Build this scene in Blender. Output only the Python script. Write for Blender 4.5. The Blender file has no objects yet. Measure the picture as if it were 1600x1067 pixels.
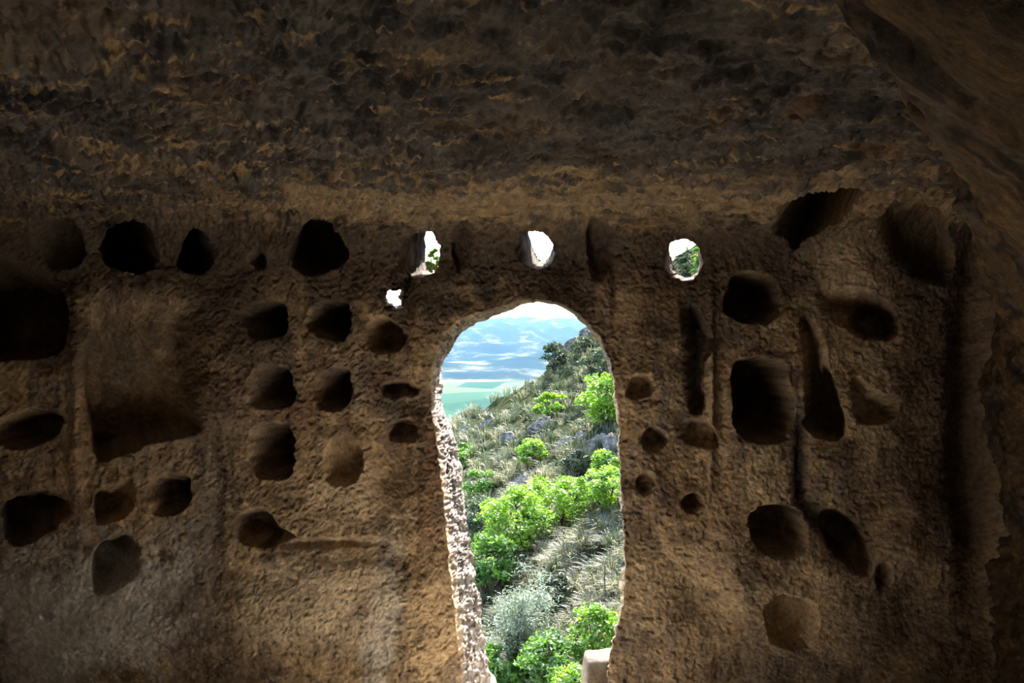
import bpy, math, random
import numpy as np
from mathutils import Vector, Matrix

# ------------------------------------------------------------------ camera, sky, sun, exposure
scene = bpy.context.scene
COL = scene.collection
EYE = 1.5                 # eye height above the door sill level
F = 1225.0                # focal length in pixels of a 1600 x 1067 frame (18 mm on a small sensor)
WALL = 3.3                # distance from the photographer to the pierced wall

cam_data = bpy.data.cameras.new('camera')
cam = bpy.data.objects.new('camera', cam_data)
COL.objects.link(cam)
cam.location = (0, 0, EYE)
cam.rotation_euler = (math.pi / 2, 0, 0)
cam_data.sensor_width = 36.0
cam_data.lens = 36.0 * F / 1600.0
cam_data.clip_start = 0.05
cam_data.clip_end = 30000
scene.camera = cam

SUN_AZ = math.radians(14)      # from straight out of the door (+y) towards the right (+x)
SUN_EL = math.radians(36)
world = bpy.data.worlds.new('sky')
scene.world = world
world.use_nodes = True
wn = world.node_tree
wn.nodes.clear()
sky = wn.nodes.new('ShaderNodeTexSky')
sky.sky_type = 'NISHITA'
sky.sun_disc = False
sky.sun_elevation = SUN_EL
sky.sun_rotation = SUN_AZ
sky.dust_density = 2.0
sky.air_density = 1.0
bg = wn.nodes.new('ShaderNodeBackground')
bg.inputs['Strength'].default_value = 0.33
wo = wn.nodes.new('ShaderNodeOutputWorld')
wn.links.new(sky.outputs[0], bg.inputs[0])
wn.links.new(bg.outputs[0], wo.inputs[0])

sun_data = bpy.data.lights.new('sun', 'SUN')
sun_data.energy = 6.0
sun_data.angle = math.radians(0.6)
sun_data.color = (1.0, 0.95, 0.88)
sun = bpy.data.objects.new('sun', sun_data)
COL.objects.link(sun)
sd = Vector((math.sin(SUN_AZ) * math.cos(SUN_EL), math.cos(SUN_AZ) * math.cos(SUN_EL), math.sin(SUN_EL)))
sun.rotation_euler = sd.to_track_quat('Z', 'Y').to_euler()

vs = scene.view_settings
vs.view_transform = 'Standard'
vs.look = 'None'
vs.gamma = 1.0
vs.use_curve_mapping = False
vs.exposure = 2.3
scene.cycles.diffuse_bounces = 8
scene.cycles.max_bounces = 14
scene.cycles.transparent_max_bounces = 8
scene.cycles.sample_clamp_indirect = 6.0

rng = np.random.default_rng(7)
random.seed(7)


# ------------------------------------------------------------------ helpers
def lin(r, g, b):
    out = []
    for c in (r, g, b):
        c = c / 255.0
        out.append(c / 12.92 if c <= 0.04045 else ((c + 0.055) / 1.055) ** 2.4)
    return np.array(out)


def lin4(r, g, b):
    return tuple(lin(r, g, b)) + (1.0,)


def _hash(ix, iy, seed):
    h = (ix.astype(np.int64) * 374761393 + iy.astype(np.int64) * 668265263 + seed * 144269504) & 0xFFFFFFFF
    h = ((h ^ (h >> 13)) * 1274126177) & 0xFFFFFFFF
    h = (h ^ (h >> 16)) & 0xFFFFFFFF
    return h


def perlin(x, y, seed=0):
    x = np.asarray(x, dtype=np.float64); y = np.asarray(y, dtype=np.float64)
    ix = np.floor(x); iy = np.floor(y)
    fx = x - ix; fy = y - iy
    ux = fx * fx * fx * (fx * (fx * 6 - 15) + 10)
    uy = fy * fy * fy * (fy * (fy * 6 - 15) + 10)
    def g(dx, dy):
        a = _hash(ix + dx, iy + dy, seed) * (2 * math.pi / 4294967296.0)
        return np.cos(a) * (fx - dx) + np.sin(a) * (fy - dy)
    n0 = g(0, 0) + ux * (g(1, 0) - g(0, 0))
    n1 = g(0, 1) + ux * (g(1, 1) - g(0, 1))
    return (n0 + uy * (n1 - n0)) * 1.5


def fbm(x, y, octaves=4, seed=0, gain=0.5):
    r = 0.0; a = 1.0; f = 1.0
    for i in range(octaves):
        r = r + a * perlin(x * f + 17.3 * i, y * f - 9.1 * i, seed + i * 31)
        a *= gain; f *= 2.03
    return r


def ridged(x, y, octaves=3, seed=0, gain=0.5):
    r = 0.0; a = 1.0; f = 1.0
    for i in range(octaves):
        r = r + a * (1 - 2 * np.abs(perlin(x * f + 7.7 * i, y * f + 3.3 * i, seed + i * 17)))
        a *= gain; f *= 2.1
    return r


def sstep(a, b, x):
    t = np.clip((x - a) / (b - a), 0, 1)
    return t * t * (3 - 2 * t)


def rot(x, y, deg):
    a = math.radians(deg)
    return x * math.cos(a) + y * math.sin(a), -x * math.sin(a) + y * math.cos(a)


def poly_sd(u, v, poly):
    """signed distance, positive inside"""
    P = np.array(poly, dtype=np.float64)
    d2 = np.full(u.shape, 1e18)
    inside = np.zeros(u.shape, dtype=bool)
    n = len(P)
    for i in range(n):
        x0, y0 = P[i]; x1, y1 = P[(i + 1) % n]
        ex, ey = x1 - x0, y1 - y0
        wx, wy = u - x0, v - y0
        t = np.clip((wx * ex + wy * ey) / (ex * ex + ey * ey + 1e-12), 0, 1)
        d2 = np.minimum(d2, (wx - t * ex) ** 2 + (wy - t * ey) ** 2)
        if y0 != y1:
            c = ((y0 > v) != (y1 > v)) & (u < (x1 - x0) * (v - y0) / (y1 - y0) + x0)
            inside ^= c
    d = np.sqrt(d2)
    return np.where(inside, d, -d)


def chaikin(poly, n=2):
    P = np.array(poly, dtype=float)
    for _ in range(n):
        Q = np.roll(P, -1, axis=0)
        P = np.stack([0.75 * P + 0.25 * Q, 0.25 * P + 0.75 * Q], axis=1).reshape(-1, 2)
    return P


def mesh_np(name, verts, faces, mat=None, parent=None, normals=None, color=None, smooth=True):
    me = bpy.data.meshes.new(name)
    verts = np.ascontiguousarray(verts, dtype=np.float32)
    faces = np.ascontiguousarray(faces, dtype=np.int32)
    k = faces.shape[1]
    me.vertices.add(len(verts))
    me.vertices.foreach_set('co', verts.ravel())
    me.loops.add(faces.size)
    me.loops.foreach_set('vertex_index', faces.ravel())
    me.polygons.add(len(faces))
    me.polygons.foreach_set('loop_start', np.arange(0, faces.size, k, dtype=np.int32))
    me.update(calc_edges=True)
    if smooth:
        me.polygons.foreach_set('use_smooth', np.ones(len(faces), dtype=bool))
    if color is not None:
        at = me.color_attributes.new('stone_colour', 'FLOAT_COLOR', 'POINT')
        c4 = np.ones((len(verts), 4), dtype=np.float32); c4[:, :3] = color
        at.data.foreach_set('color', c4.ravel())
    me.validate(clean_customdata=False)
    if normals is not None:
        me.normals_split_custom_set_from_vertices(np.ascontiguousarray(normals, dtype=np.float32))
    if mat:
        me.materials.append(mat)
    o = bpy.data.objects.new(name, me)
    COL.objects.link(o)
    if parent is not None:
        o.parent = parent
    return o


def tag(o, label, cat, group=None, kind=None):
    o['label'] = label
    if cat: o['category'] = cat
    if group: o['group'] = group
    if kind: o['kind'] = kind
    return o


def empty(name, loc):
    o = bpy.data.objects.new(name, None)
    o.empty_display_size = 0.1
    o.location = loc
    COL.objects.link(o)
    return o


def new_mat(name):
    m = bpy.data.materials.new(name)
    m.use_nodes = True
    nt = m.node_tree
    nt.nodes.clear()
    out = nt.nodes.new('ShaderNodeOutputMaterial')
    return m, nt, out


# ------------------------------------------------------------------ materials
def rock_material(name, base=None, bump=0.006, fine_scale=150, rough=0.95, tint=0.35, stretch=(1, 1, 1)):
    m, nt, out = new_mat(name)
    N = nt.nodes.new; L = nt.links.new
    bs = N('ShaderNodeBsdfPrincipled')
    bs.inputs['Roughness'].default_value = rough
    bs.inputs['Specular IOR Level'].default_value = 0.15
    L(bs.outputs[0], out.inputs[0])
    tc = N('ShaderNodeTexCoord')
    mp = N('ShaderNodeMapping'); mp.inputs['Scale'].default_value = stretch
    L(tc.outputs['Object'], mp.inputs[0])
    n1 = N('ShaderNodeTexNoise'); n1.inputs['Scale'].default_value = fine_scale; n1.inputs['Detail'].default_value = 6; n1.inputs['Roughness'].default_value = 0.7
    n2 = N('ShaderNodeTexNoise'); n2.inputs['Scale'].default_value = fine_scale * 0.25; n2.inputs['Detail'].default_value = 8; n2.inputs['Roughness'].default_value = 0.72
    vor = N('ShaderNodeTexVoronoi'); vor.inputs['Scale'].default_value = fine_scale * 0.38; vor.inputs['Randomness'].default_value = 1.0
    for n in (n1, n2, vor): L(mp.outputs[0], n.inputs['Vector'])
    # colour: attribute or flat, varied by grain
    if base is None:
        at = N('ShaderNodeAttribute'); at.attribute_name = 'stone_colour'; src = at.outputs['Color']
    else:
        rgb = N('ShaderNodeRGB'); rgb.outputs[0].default_value = base; src = rgb.outputs[0]
    ramp = N('ShaderNodeMapRange'); ramp.inputs['From Min'].default_value = 0.32; ramp.inputs['From Max'].default_value = 0.68
    ramp.inputs['To Min'].default_value = 1.0 - tint; ramp.inputs['To Max'].default_value = 1.0 + tint
    L(n2.outputs['Fac'], ramp.inputs[0])
    mul = N('ShaderNodeVectorMath'); mul.operation = 'SCALE'
    L(src, mul.inputs[0]); L(ramp.outputs[0], mul.inputs['Scale'])
    L(mul.outputs[0], bs.inputs['Base Color'])
    # relief: grain plus small pits
    pit = N('ShaderNodeMapRange'); pit.inputs['From Min'].default_value = 0.0; pit.inputs['From Max'].default_value = 0.35
    L(vor.outputs['Distance'], pit.inputs[0])
    a1 = N('ShaderNodeMath'); a1.operation = 'MULTIPLY_ADD'; a1.inputs[1].default_value = 0.35
    L(n1.outputs['Fac'], a1.inputs[0]); L(n2.outputs['Fac'], a1.inputs[2])
    a2 = N('ShaderNodeMath'); a2.operation = 'MULTIPLY_ADD'; a2.inputs[1].default_value = 0.09
    L(pit.outputs[0], a2.inputs[0]); L(a1.outputs[0], a2.inputs[2])
    bp = N('ShaderNodeBump'); bp.inputs['Strength'].default_value = 1.0; bp.inputs['Distance'].default_value = bump
    L(a2.outputs[0], bp.inputs['Height']); L(bp.outputs[0], bs.inputs['Normal'])
    return m


def noise_two(name, c1, c2, scale, c3=None, bump=0.0, rough=0.9, detail=6, lo=0.38, hi=0.62):
    m, nt, out = new_mat(name)
    N = nt.nodes.new; L = nt.links.new
    bs = N('ShaderNodeBsdfPrincipled'); bs.inputs['Roughness'].default_value = rough
    bs.inputs['Specular IOR Level'].default_value = 0.0
    L(bs.outputs[0], out.inputs[0])
    tc = N('ShaderNodeTexCoord')
    n = N('ShaderNodeTexNoise'); n.inputs['Scale'].default_value = scale; n.inputs['Detail'].default_value = detail
    n.inputs['Roughness'].default_value = 0.65
    L(tc.outputs['Object'], n.inputs['Vector'])
    cr = N('ShaderNodeValToRGB')
    cr.color_ramp.elements[0].position = lo; cr.color_ramp.elements[0].color = c1
    cr.color_ramp.elements[1].position = hi; cr.color_ramp.elements[1].color = c2
    if c3:
        e = cr.color_ramp.elements.new((lo + hi) / 2); e.color = c3
    L(n.outputs['Fac'], cr.inputs[0]); L(cr.outputs[0], bs.inputs['Base Color'])
    if bump:
        b = N('ShaderNodeBump'); b.inputs['Distance'].default_value = bump; b.inputs['Strength'].default_value = 1.0
        L(n.outputs['Fac'], b.inputs['Height']); L(b.outputs[0], bs.inputs['Normal'])
    return m


def leaf_material(name, c_lo, c_hi, trans=0.5, scale=3.0):
    m, nt, out = new_mat(name)
    N = nt.nodes.new; L = nt.links.new
    tc = N('ShaderNodeTexCoord')
    n = N('ShaderNodeTexNoise'); n.inputs['Scale'].default_value = scale; n.inputs['Detail'].default_value = 4
    L(tc.outputs['Object'], n.inputs['Vector'])
    cr = N('ShaderNodeValToRGB')
    cr.color_ramp.elements[0].position = 0.35; cr.color_ramp.elements[0].color = c_lo
    cr.color_ramp.elements[1].position = 0.65; cr.color_ramp.elements[1].color = c_hi
    L(n.outputs['Fac'], cr.inputs[0])
    d = N('ShaderNodeBsdfDiffuse'); t = N('ShaderNodeBsdfTranslucent'); g = N('ShaderNodeBsdfGlossy')
    g.inputs['Roughness'].default_value = 0.45
    L(cr.outputs[0], d.inputs[0]); L(cr.outputs[0], t.inputs[0])
    mx = N('ShaderNodeMixShader'); mx.inputs[0].default_value = trans
    L(d.outputs[0], mx.inputs[1]); L(t.outputs[0], mx.inputs[2])
    mg = N('ShaderNodeMixShader'); mg.inputs[0].default_value = 0.05
    L(mx.outputs[0], mg.inputs[1]); L(g.outputs[0], mg.inputs[2])
    L(mg.outputs[0], out.inputs[0])
    return m


M_WALL = rock_material('tuff_wall', None, bump=0.0075, fine_scale=190, tint=0.45)
M_CEIL = rock_material('tuff_ceiling', None, bump=0.013, fine_scale=80, tint=0.50, stretch=(0.55, 1, 1))
M_JAMB = rock_material('weathered_jamb', None, bump=0.016, fine_scale=90, tint=0.55, stretch=(1, 1, 0.3))
M_SIDE = rock_material('tuff_side', lin4(128, 108, 84), bump=0.014, fine_scale=70, tint=0.45)
M_FLOOR = rock_material('sandy_floor', lin4(230, 220, 202), bump=0.006, fine_scale=60, tint=0.2)
M_STONE = rock_material('pale_stone', lin4(140, 130, 116), bump=0.012, fine_scale=60, tint=0.5)

# ------------------------------------------------------------------ the pierced wall and the ceiling, one swept relief
XA, XB, DX = -2.62, 2.46, 0.005
xs = np.arange(XA, XB, DX)
# profile in the y-z plane: up the wall, round the cove, back along the ceiling
prof = []
z = -0.32
while z < 1.80:
    prof.append((WALL, z)); z += 0.005
CR = 0.20
for a in np.linspace(0, math.radians(85), 52):
    prof.append((WALL - CR + CR * math.cos(a), 1.80 + CR * math.sin(a)))
y0, z0 = prof[-1]
y = y0
while y > 1.05:
    y -= 0.007
    prof.append((y, z0 + 0.055 * (y0 - y)))
zc = prof[-1][1]
while y > -2.7:
    y -= 0.09
    prof.append((y, zc + 0.02))
prof = np.array(prof)
tan = np.gradient(prof, axis=0)
tan /= np.linalg.norm(tan, axis=1)[:, None]
# normal into the rock: tangent (dy,dz) up the wall is (0,1) -> normal (1,0)
nrm = np.stack([tan[:, 1], -tan[:, 0]], axis=1)
slen = np.concatenate([[0], np.cumsum(np.linalg.norm(np.diff(prof, axis=0), axis=1))])
NX, NS = len(xs), len(prof)
X = np.repeat(xs[None, :], NS, axis=0)
S = np.repeat(slen[:, None], NX, axis=1)
BY = np.repeat(prof[:, 0][:, None], NX, axis=1)
BZ = np.repeat(prof[:, 1][:, None], NX, axis=1)
NY = np.repeat(nrm[:, 0][:, None], NX, axis=1)
NZ = np.repeat(nrm[:, 1][:, None], NX, axis=1)
YS = np.maximum(BY, 0.3)
# position on the wall, measured the way it was surveyed from the photograph (u to the right, v down)
U = 800 + F * X / YS
V = 533 - F * (BZ - EYE) / YS
n_wall_rows = int(np.argmax(prof[:, 1] > 1.965))         # the cove's crease parts wall from ceiling
wallmask = (np.arange(NS) < n_wall_rows)[:, None] & np.ones((1, NX), bool)
CE = sstep(1.90, 2.0, BZ)                                # 0 on the wall, 1 on the ceiling

# wobble of all carved outlines
WU = U + 5.0 * fbm(X * 7, S * 7, 4, 101)
WV = V + 5.0 * fbm(X * 7 + 40, S * 7, 4, 102)

D = np.zeros((NS, NX))           # carve depth
SHX = np.zeros((NS, NX)); SHZ = np.zeros((NS, NX))
ID = np.zeros((NS, NX), dtype=np.int32)


def niche(poly, depth, eL=7, eR=7, eT=7, eB=7, shx=0.0, shz=0.0, idn=0, power=1.0, smooth=1, slope=None):
    """cut a cavity: its mouth outline, depth and how softly each side rounds in"""
    P = chaikin(poly, smooth)
    u0, v0 = P.min(0) - 12; u1, v1 = P.max(0) + 12
    rr, cc = np.where((WU > u0) & (WU < u1) & (WV > v0) & (WV < v1) & (BY > 1.0))
    if len(rr) == 0: return
    r0, r1, c0, c1 = rr.min(), rr.max() + 1, cc.min(), cc.max() + 1
    uu, vv = WU[r0:r1, c0:c1], WV[r0:r1, c0:c1]
    sd_ = poly_sd(uu, vv, P)
    cu, cv = P.mean(0)
    ang_u = (uu - cu) / (0.5 * (P[:, 0].max() - P[:, 0].min()))
    ang_v = (vv - cv) / (0.5 * (P[:, 1].max() - P[:, 1].min()))
    wl = np.clip(-ang_u, 0, None) ** 2; wr = np.clip(ang_u, 0, None) ** 2
    wt = np.clip(-ang_v, 0, None) ** 2; wb = np.clip(ang_v, 0, None) ** 2
    e = (wl * eL + wr * eR + wt * eT + wb * eB + 1e-4 * 8) / (wl + wr + wt + wb + 1e-4)
    t = np.clip((sd_ + 1.5) / e, 0, 1)
    pr = (t * t * (3 - 2 * t)) ** power
    dd = depth * pr
    if slope is not None:
        dd = dd * np.clip(slope[0] + (slope[1] - slope[0]) * (vv - v0 - 12) / (v1 - v0 - 24), 0.02, 2)
    cur = D[r0:r1, c0:c1]
    m = dd > cur
    D[r0:r1, c0:c1] = np.where(m, dd, cur)
    SHX[r0:r1, c0:c1] = np.where(m, shx, SHX[r0:r1, c0:c1])
    SHZ[r0:r1, c0:c1] = np.where(m, shz, SHZ[r0:r1, c0:c1])
    if idn:
        ID[r0:r1, c0:c1] = np.where(m & (sd_ > -1.0), idn, ID[r0:r1, c0:c1])


def dent(u, v, ru, rv, depth, ang=0.0, p=2.0):
    """soft hollow (+) or swelling (-) of the wall"""
    du, dv = rot(U - u, V - v, ang)
    q = (np.abs(du) / ru) ** 2 + (np.abs(dv) / rv) ** 2
    return depth * np.exp(-q ** (p / 2))


NICHES = [
    # left group
    dict(poly=[(-70, 390), (40, 405), (92, 440), (108, 500), (98, 552), (45, 563), (-70, 560)], depth=.42, eL=10, eR=26, eT=70, eB=9, shx=-.2),
    dict(poly=[(157, 398), (164, 366), (190, 348), (226, 352), (246, 378), (247, 415), (226, 429), (195, 426), (170, 415)], depth=.32, eL=9, eR=40, eT=10, eB=9, shx=-.5),
    dict(poly=[(278, 405), (285, 375), (296, 361), (316, 368), (332, 398), (336, 420), (305, 425), (285, 418)], depth=.26, eL=5, eR=30, eT=12, eB=9, shx=-.42),
    dict(poly=[(386, 410), (392, 394), (406, 387), (417, 398), (416, 415), (400, 421)], depth=.09, eL=12, eR=8, eT=12, eB=8),
    dict(poly=[(455, 395), (462, 362), (490, 349), (522, 356), (540, 380), (540, 405), (525, 422), (490, 430), (462, 420)], depth=.30, eL=16, eR=8, eT=12, eB=12, shx=-.1),
    dict(poly=[(136, 455), (160, 446), (320, 450), (338, 480), (332, 560), (326, 660), (318, 682), (240, 690), (190, 712), (142, 720), (134, 640)], depth=.30, eL=6, eR=80, eT=60, eB=22, shx=-.56, slope=(.10, 1.15)),
    dict(poly=[(372, 500), (384, 475), (420, 464), (446, 470), (450, 505), (444, 524), (415, 529), (385, 522)], depth=.27, eL=16, eR=5, eT=24, eB=8, shx=.2),
    dict(poly=[(478, 500), (490, 474), (530, 468), (547, 474), (546, 520), (538, 531), (500, 530), (484, 520)], depth=.28, eL=14, eR=5, eT=16, eB=8, shx=.2),
    dict(poly=[(570, 515), (580, 496), (604, 494), (624, 508), (634, 532), (626, 549), (592, 551), (575, 542)], depth=.20, eL=12, eR=7, eT=18, eB=10, shx=.1),
    dict(poly=[(384, 605), (400, 572), (430, 566), (458, 572), (458, 622), (448, 634), (404, 636), (388, 628)], depth=.27, eL=26, eR=4, eT=24, eB=7, shx=.25),
    dict(poly=[(490, 605), (505, 578), (530, 572), (546, 580), (547, 620), (538, 640), (505, 640), (494, 628)], depth=.27, eL=16, eR=4, eT=18, eB=9, shx=.25),
    dict(poly=[(596, 606), (606, 595), (630, 594), (650, 604), (652, 616), (630, 620), (606, 622)], depth=.10, eL=7, eR=14, eT=10, eB=12),
    dict(poly=[(388, 690), (398, 662), (430, 655), (457, 664), (459, 735), (450, 750), (420, 748), (395, 738)], depth=.30, eL=10, eR=4, eT=30, eB=10, shx=.2),
    dict(poly=[(498, 715), (510, 685), (535, 668), (556, 682), (569, 712), (566, 742), (545, 758), (515, 757), (502, 742)], depth=.13, eL=26, eR=10, eT=34, eB=9),
    dict(poly=[(604, 680), (612, 660), (640, 654), (656, 664), (654, 684), (634, 692), (612, 694)], depth=.12, eL=6, eR=14, eT=10, eB=14),
    dict(poly=[(-8, 655), (30, 640), (70, 636), (96, 652), (90, 680), (66, 696), (30, 706), (2, 696), (-10, 680)], depth=.26, eL=8, eR=22, eT=20, eB=8),
    dict(poly=[(0, 800), (10, 776), (60, 762), (104, 770), (106, 806), (84, 830), (50, 846), (20, 852), (6, 834)], depth=.30, eL=5, eR=26, eT=40, eB=10, shx=-.6),
    dict(poly=[(144, 806), (150, 768), (180, 750), (212, 746), (216, 778), (206, 800), (176, 816), (150, 822)], depth=.17, eL=6, eR=24, eT=40, eB=9, shx=-.52),
    dict(poly=[(230, 770), (240, 745), (262, 735), (294, 738), (300, 768), (294, 796), (270, 808), (244, 806), (236, 790)], depth=.20, eL=7, eR=14, eT=34, eB=8),
    dict(poly=[(138, 880), (146, 850), (180, 832), (216, 836), (222, 872), (214, 904), (180, 922), (150, 932), (142, 910)], depth=.24, eL=5, eR=34, eT=40, eB=9, shx=-.52),
    dict(poly=[(366, 820), (380, 796), (408, 790), (430, 802), (446, 828), (470, 842), (440, 852), (395, 852), (372, 842)], depth=.16, eL=7, eR=26, eT=26, eB=7),
    # right group
    dict(poly=[(706, 370), (712, 349), (736, 348), (744, 366), (740, 400), (724, 430), (712, 420)], depth=.075, eL=4, eR=18, eT=8, eB=22, shx=-.5),
    dict(poly=[(916, 372), (922, 348), (946, 346), (962, 366), (964, 410), (948, 442), (926, 440)], depth=.085, eL=7, eR=14, eT=10, eB=26, shx=-.3),
    dict(poly=[(1018, 338), (1040, 322), (1066, 320), (1080, 330), (1062, 341), (1030, 345)], depth=.10, eL=8, eR=14, eT=6, eB=9),
    dict(poly=[(1130, 470), (1138, 434), (1164, 421), (1200, 426), (1220, 446), (1219, 482), (1206, 502), (1160, 504), (1134, 494)], depth=.36, eL=6, eR=6, eT=9, eB=8),
    dict(poly=[(1141, 575), (1150, 560), (1185, 556), (1225, 563), (1232, 600), (1242, 650), (1236, 680), (1205, 692), (1165, 688), (1147, 672), (1146, 620)], depth=.36, eL=5, eR=5, eT=22, eB=10, smooth=1),
    dict(poly=[(1250, 500), (1262, 482), (1280, 505), (1298, 565), (1312, 630), (1323, 678), (1300, 686), (1264, 680), (1254, 620)], depth=.36, eL=14, eR=4, eT=50, eB=6, smooth=1, shx=.42),
    dict(poly=[(1196, 350), (1222, 312), (1270, 292), (1322, 284), (1348, 292), (1340, 312), (1306, 346), (1262, 366), (1240, 400), (1232, 372), (1210, 368)], depth=.44, eL=44, eR=6, eT=44, eB=9, shx=.52, smooth=2),
    dict(poly=[(1268, 455), (1296, 440), (1350, 452), (1396, 478), (1412, 502), (1404, 526), (1384, 536), (1340, 522), (1290, 500)], depth=.24, eL=60, eR=7, eT=34, eB=14, shx=.38),
    dict(poly=[(1328, 608), (1336, 584), (1352, 590), (1372, 612), (1406, 622), (1412, 650), (1384, 662), (1340, 664)], depth=.10, eL=10, eR=16, eT=10, eB=16),
    dict(poly=[(1062, 500), (1074, 470), (1096, 484), (1113, 520), (1104, 560), (1098, 600), (1100, 640), (1080, 646), (1066, 620), (1064, 560)], depth=.13, eL=34, eR=6, eT=20, eB=14, shx=.3),
    dict(poly=[(1054, 676), (1070, 652), (1100, 650), (1118, 672), (1124, 694), (1106, 704), (1064, 690)], depth=.08, eL=18, eR=7, eT=12, eB=9, shx=.3),
    dict(poly=[(979, 612), (986, 588), (1006, 584), (1020, 598), (1016, 616), (1000, 624), (984, 622)], depth=.09, eL=8, eR=8, eT=10, eB=8),
    dict(poly=[(1000, 690), (1008, 668), (1030, 664), (1048, 680), (1044, 698), (1024, 708), (1006, 704)], depth=.10, eL=10, eR=8, eT=8, eB=14),
    dict(poly=[(990, 756), (998, 738), (1016, 734), (1023, 752), (1016, 772), (1000, 776)], depth=.07, eL=10, eR=10, eT=12, eB=9),
    dict(poly=[(1062, 786), (1072, 770), (1090, 768), (1098, 782), (1090, 797), (1072, 798)], depth=.10, eL=9, eR=6, eT=8, eB=7),
    dict(poly=[(1166, 812), (1176, 792), (1216, 788), (1252, 796), (1267, 824), (1260, 856), (1236, 878), (1200, 872), (1176, 850)], depth=.20, eL=9, eR=9, eT=9, eB=34),
    dict(poly=[(1284, 820), (1290, 798), (1318, 796), (1346, 824), (1366, 866), (1366, 902), (1340, 900), (1306, 872), (1288, 850)], depth=.20, eL=14, eR=6, eT=16, eB=20, shx=.2),
    dict(poly=[(1188, 968), (1200, 934), (1236, 924), (1272, 934), (1282, 970), (1272, 1006), (1234, 1020), (1200, 1002)], depth=.14, eL=14, eR=12, eT=14, eB=20),
    dict(poly=[(1368, 910), (1376, 884), (1394, 878), (1402, 900), (1394, 926), (1376, 932)], depth=.08, eL=12, eR=6, eT=10, eB=10),
    dict(poly=[(1362, 350), (1400, 296), (1452, 300), (1492, 372), (1498, 440), (1470, 452), (1420, 440), (1384, 410)], depth=.11, eL=50, eR=8, eT=30, eB=50),
    dict(poly=[(40, 370), (80, 340), (118, 344), (134, 390), (120, 420), (74, 424), (48, 405)], depth=.11, eL=30, eR=16, eT=20, eB=26),
]
for i, nd in enumerate(NICHES):
    niche(idn=100 + i, **nd)

# unnamed grooves and hollows in the relief
G = dent(1532, 640, 34, 300, .16) + dent(1440, 720, 60, 130, .05) + dent(1470, 560, 50, 120, .03)
G += dent(1590, 560, 26, 260, -.07)
G += dent(1252, 730, 10, 70, .05, 0) + dent(1275, 800, 14, 40, .04, -30)
G += dent(655, 760, 34, 420, -.035) + dent(637, 470, 8, 70, .05) + dent(652, 820, 7, 150, .022)
G += dent(1015, 560, 45, 300, -.03) + dent(962, 430, 9, 60, .02)
G += dent(606, 740, 26, 60, .045, 12) + dent(640, 625, 28, 30, .05) + dent(634, 720, 12, 60, .03, -14)
G += dent(510, 849, 70, 7, .055) + dent(560, 865, 90, 18, .03)
G += dent(760, 450, 10, 40, .025) + dent(690, 440, 40, 18, -.015)
G += dent(1110, 600, 5, 130, -.03) + dent(1128, 640, 12, 100, .03)
G += dent(1100, 930, 40, 70, .05, -30) + dent(1120, 850, 60, 40, .02)
G += dent(335, 800, 12, 130, .02) + dent(120, 620, 10, 220, -.02)
G += dent(1395, 620, 80, 60, -.03) + dent(1330, 420, 60, 50, -.05, 30) + dent(1420, 830, 30, 120, -.03, 10)
G += dent(450, 960, 170, 60, -.04) + dent(200, 1000, 180, 60, -.03) + dent(1440, 960, 60, 60, .06)
G += dent(565, 590, 26, 40, -.02) + dent(520, 640, 70, 20, -.015)

# openings: inner outline, outer outline and wall thickness
DOOR_IN = [(722, 1150), (722, 1067), (716, 1000), (707, 900), (698, 810), (691, 740), (684, 690), (677, 650), (673, 610), (676, 570), (688, 530), (706, 508),
           (740, 491), (790, 477), (835, 468), (870, 472), (900, 489), (926, 514), (946, 547), (958, 590), (964, 650), (967, 700), (970, 800), (974, 860),
           (973, 910), (969, 955), (958, 1000), (948, 1030), (948, 1150)]
DOOR_OUT = [(768, 1150), (764, 1067), (754, 1000), (748, 935), (738, 880), (727, 830), (721, 760), (712, 690), (700, 662), (689, 640), (687, 590), (694, 560),
            (710, 530), (724, 516), (748, 502), (790, 487), (818, 474), (842, 471), (870, 476), (897, 493), (923, 518), (943, 550), (955, 592), (961, 650), (965, 700),
            (968, 800), (972, 860), (970, 910), (966, 955), (955, 1000), (945, 1030), (945, 1150)]
W1_IN = [(622, 402), (630, 376), (652, 364), (676, 366), (688, 390), (684, 418), (668, 432), (644, 434), (628, 424)]
W1_OUT = [(659, 404), (664, 382), (672, 369), (684, 380), (685, 410), (677, 428), (661, 421)]
W2_IN = [(808, 392), (813, 374), (830, 364), (853, 371), (868, 394), (860, 412), (838, 421), (817, 412)]
W2_OUT = [(815, 374), (826, 366), (842, 369), (857, 380), (866, 394), (860, 408), (846, 418), (834, 411), (822, 396)]
W3_IN = [(1036, 404), (1046, 384), (1066, 376), (1088, 384), (1098, 404), (1094, 426), (1076, 440), (1052, 432), (1040, 418)]
W3_OUT = [(1042, 404), (1050, 388), (1066, 382), (1083, 389), (1091, 404), (1088, 420), (1072, 436), (1054, 427), (1045, 416)]
H_IN = [(592, 462), (598, 446), (616, 446), (628, 432), (640, 420), (652, 424), (640, 440), (630, 462), (624, 486), (604, 480)]
H_OUT = [(601, 461), (606, 451), (620, 449), (624, 460), (619, 479), (610, 473)]
OPEN = [(DOOR_IN, DOOR_OUT, .46, 201), (W1_IN, W1_OUT, .24, 202), (W2_IN, W2_OUT, .25, 203), (W3_IN, W3_OUT, .24, 204), (H_IN, H_OUT, .22, 205)]
SDB = np.full((NS, NX), -1e6)
OD = np.zeros((NS, NX))
OU = U + 2.2 * fbm(X * 22, S * 22, 4, 301)
OV = V + 2.2 * fbm(X * 22 + 9, S * 22, 4, 302)
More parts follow.
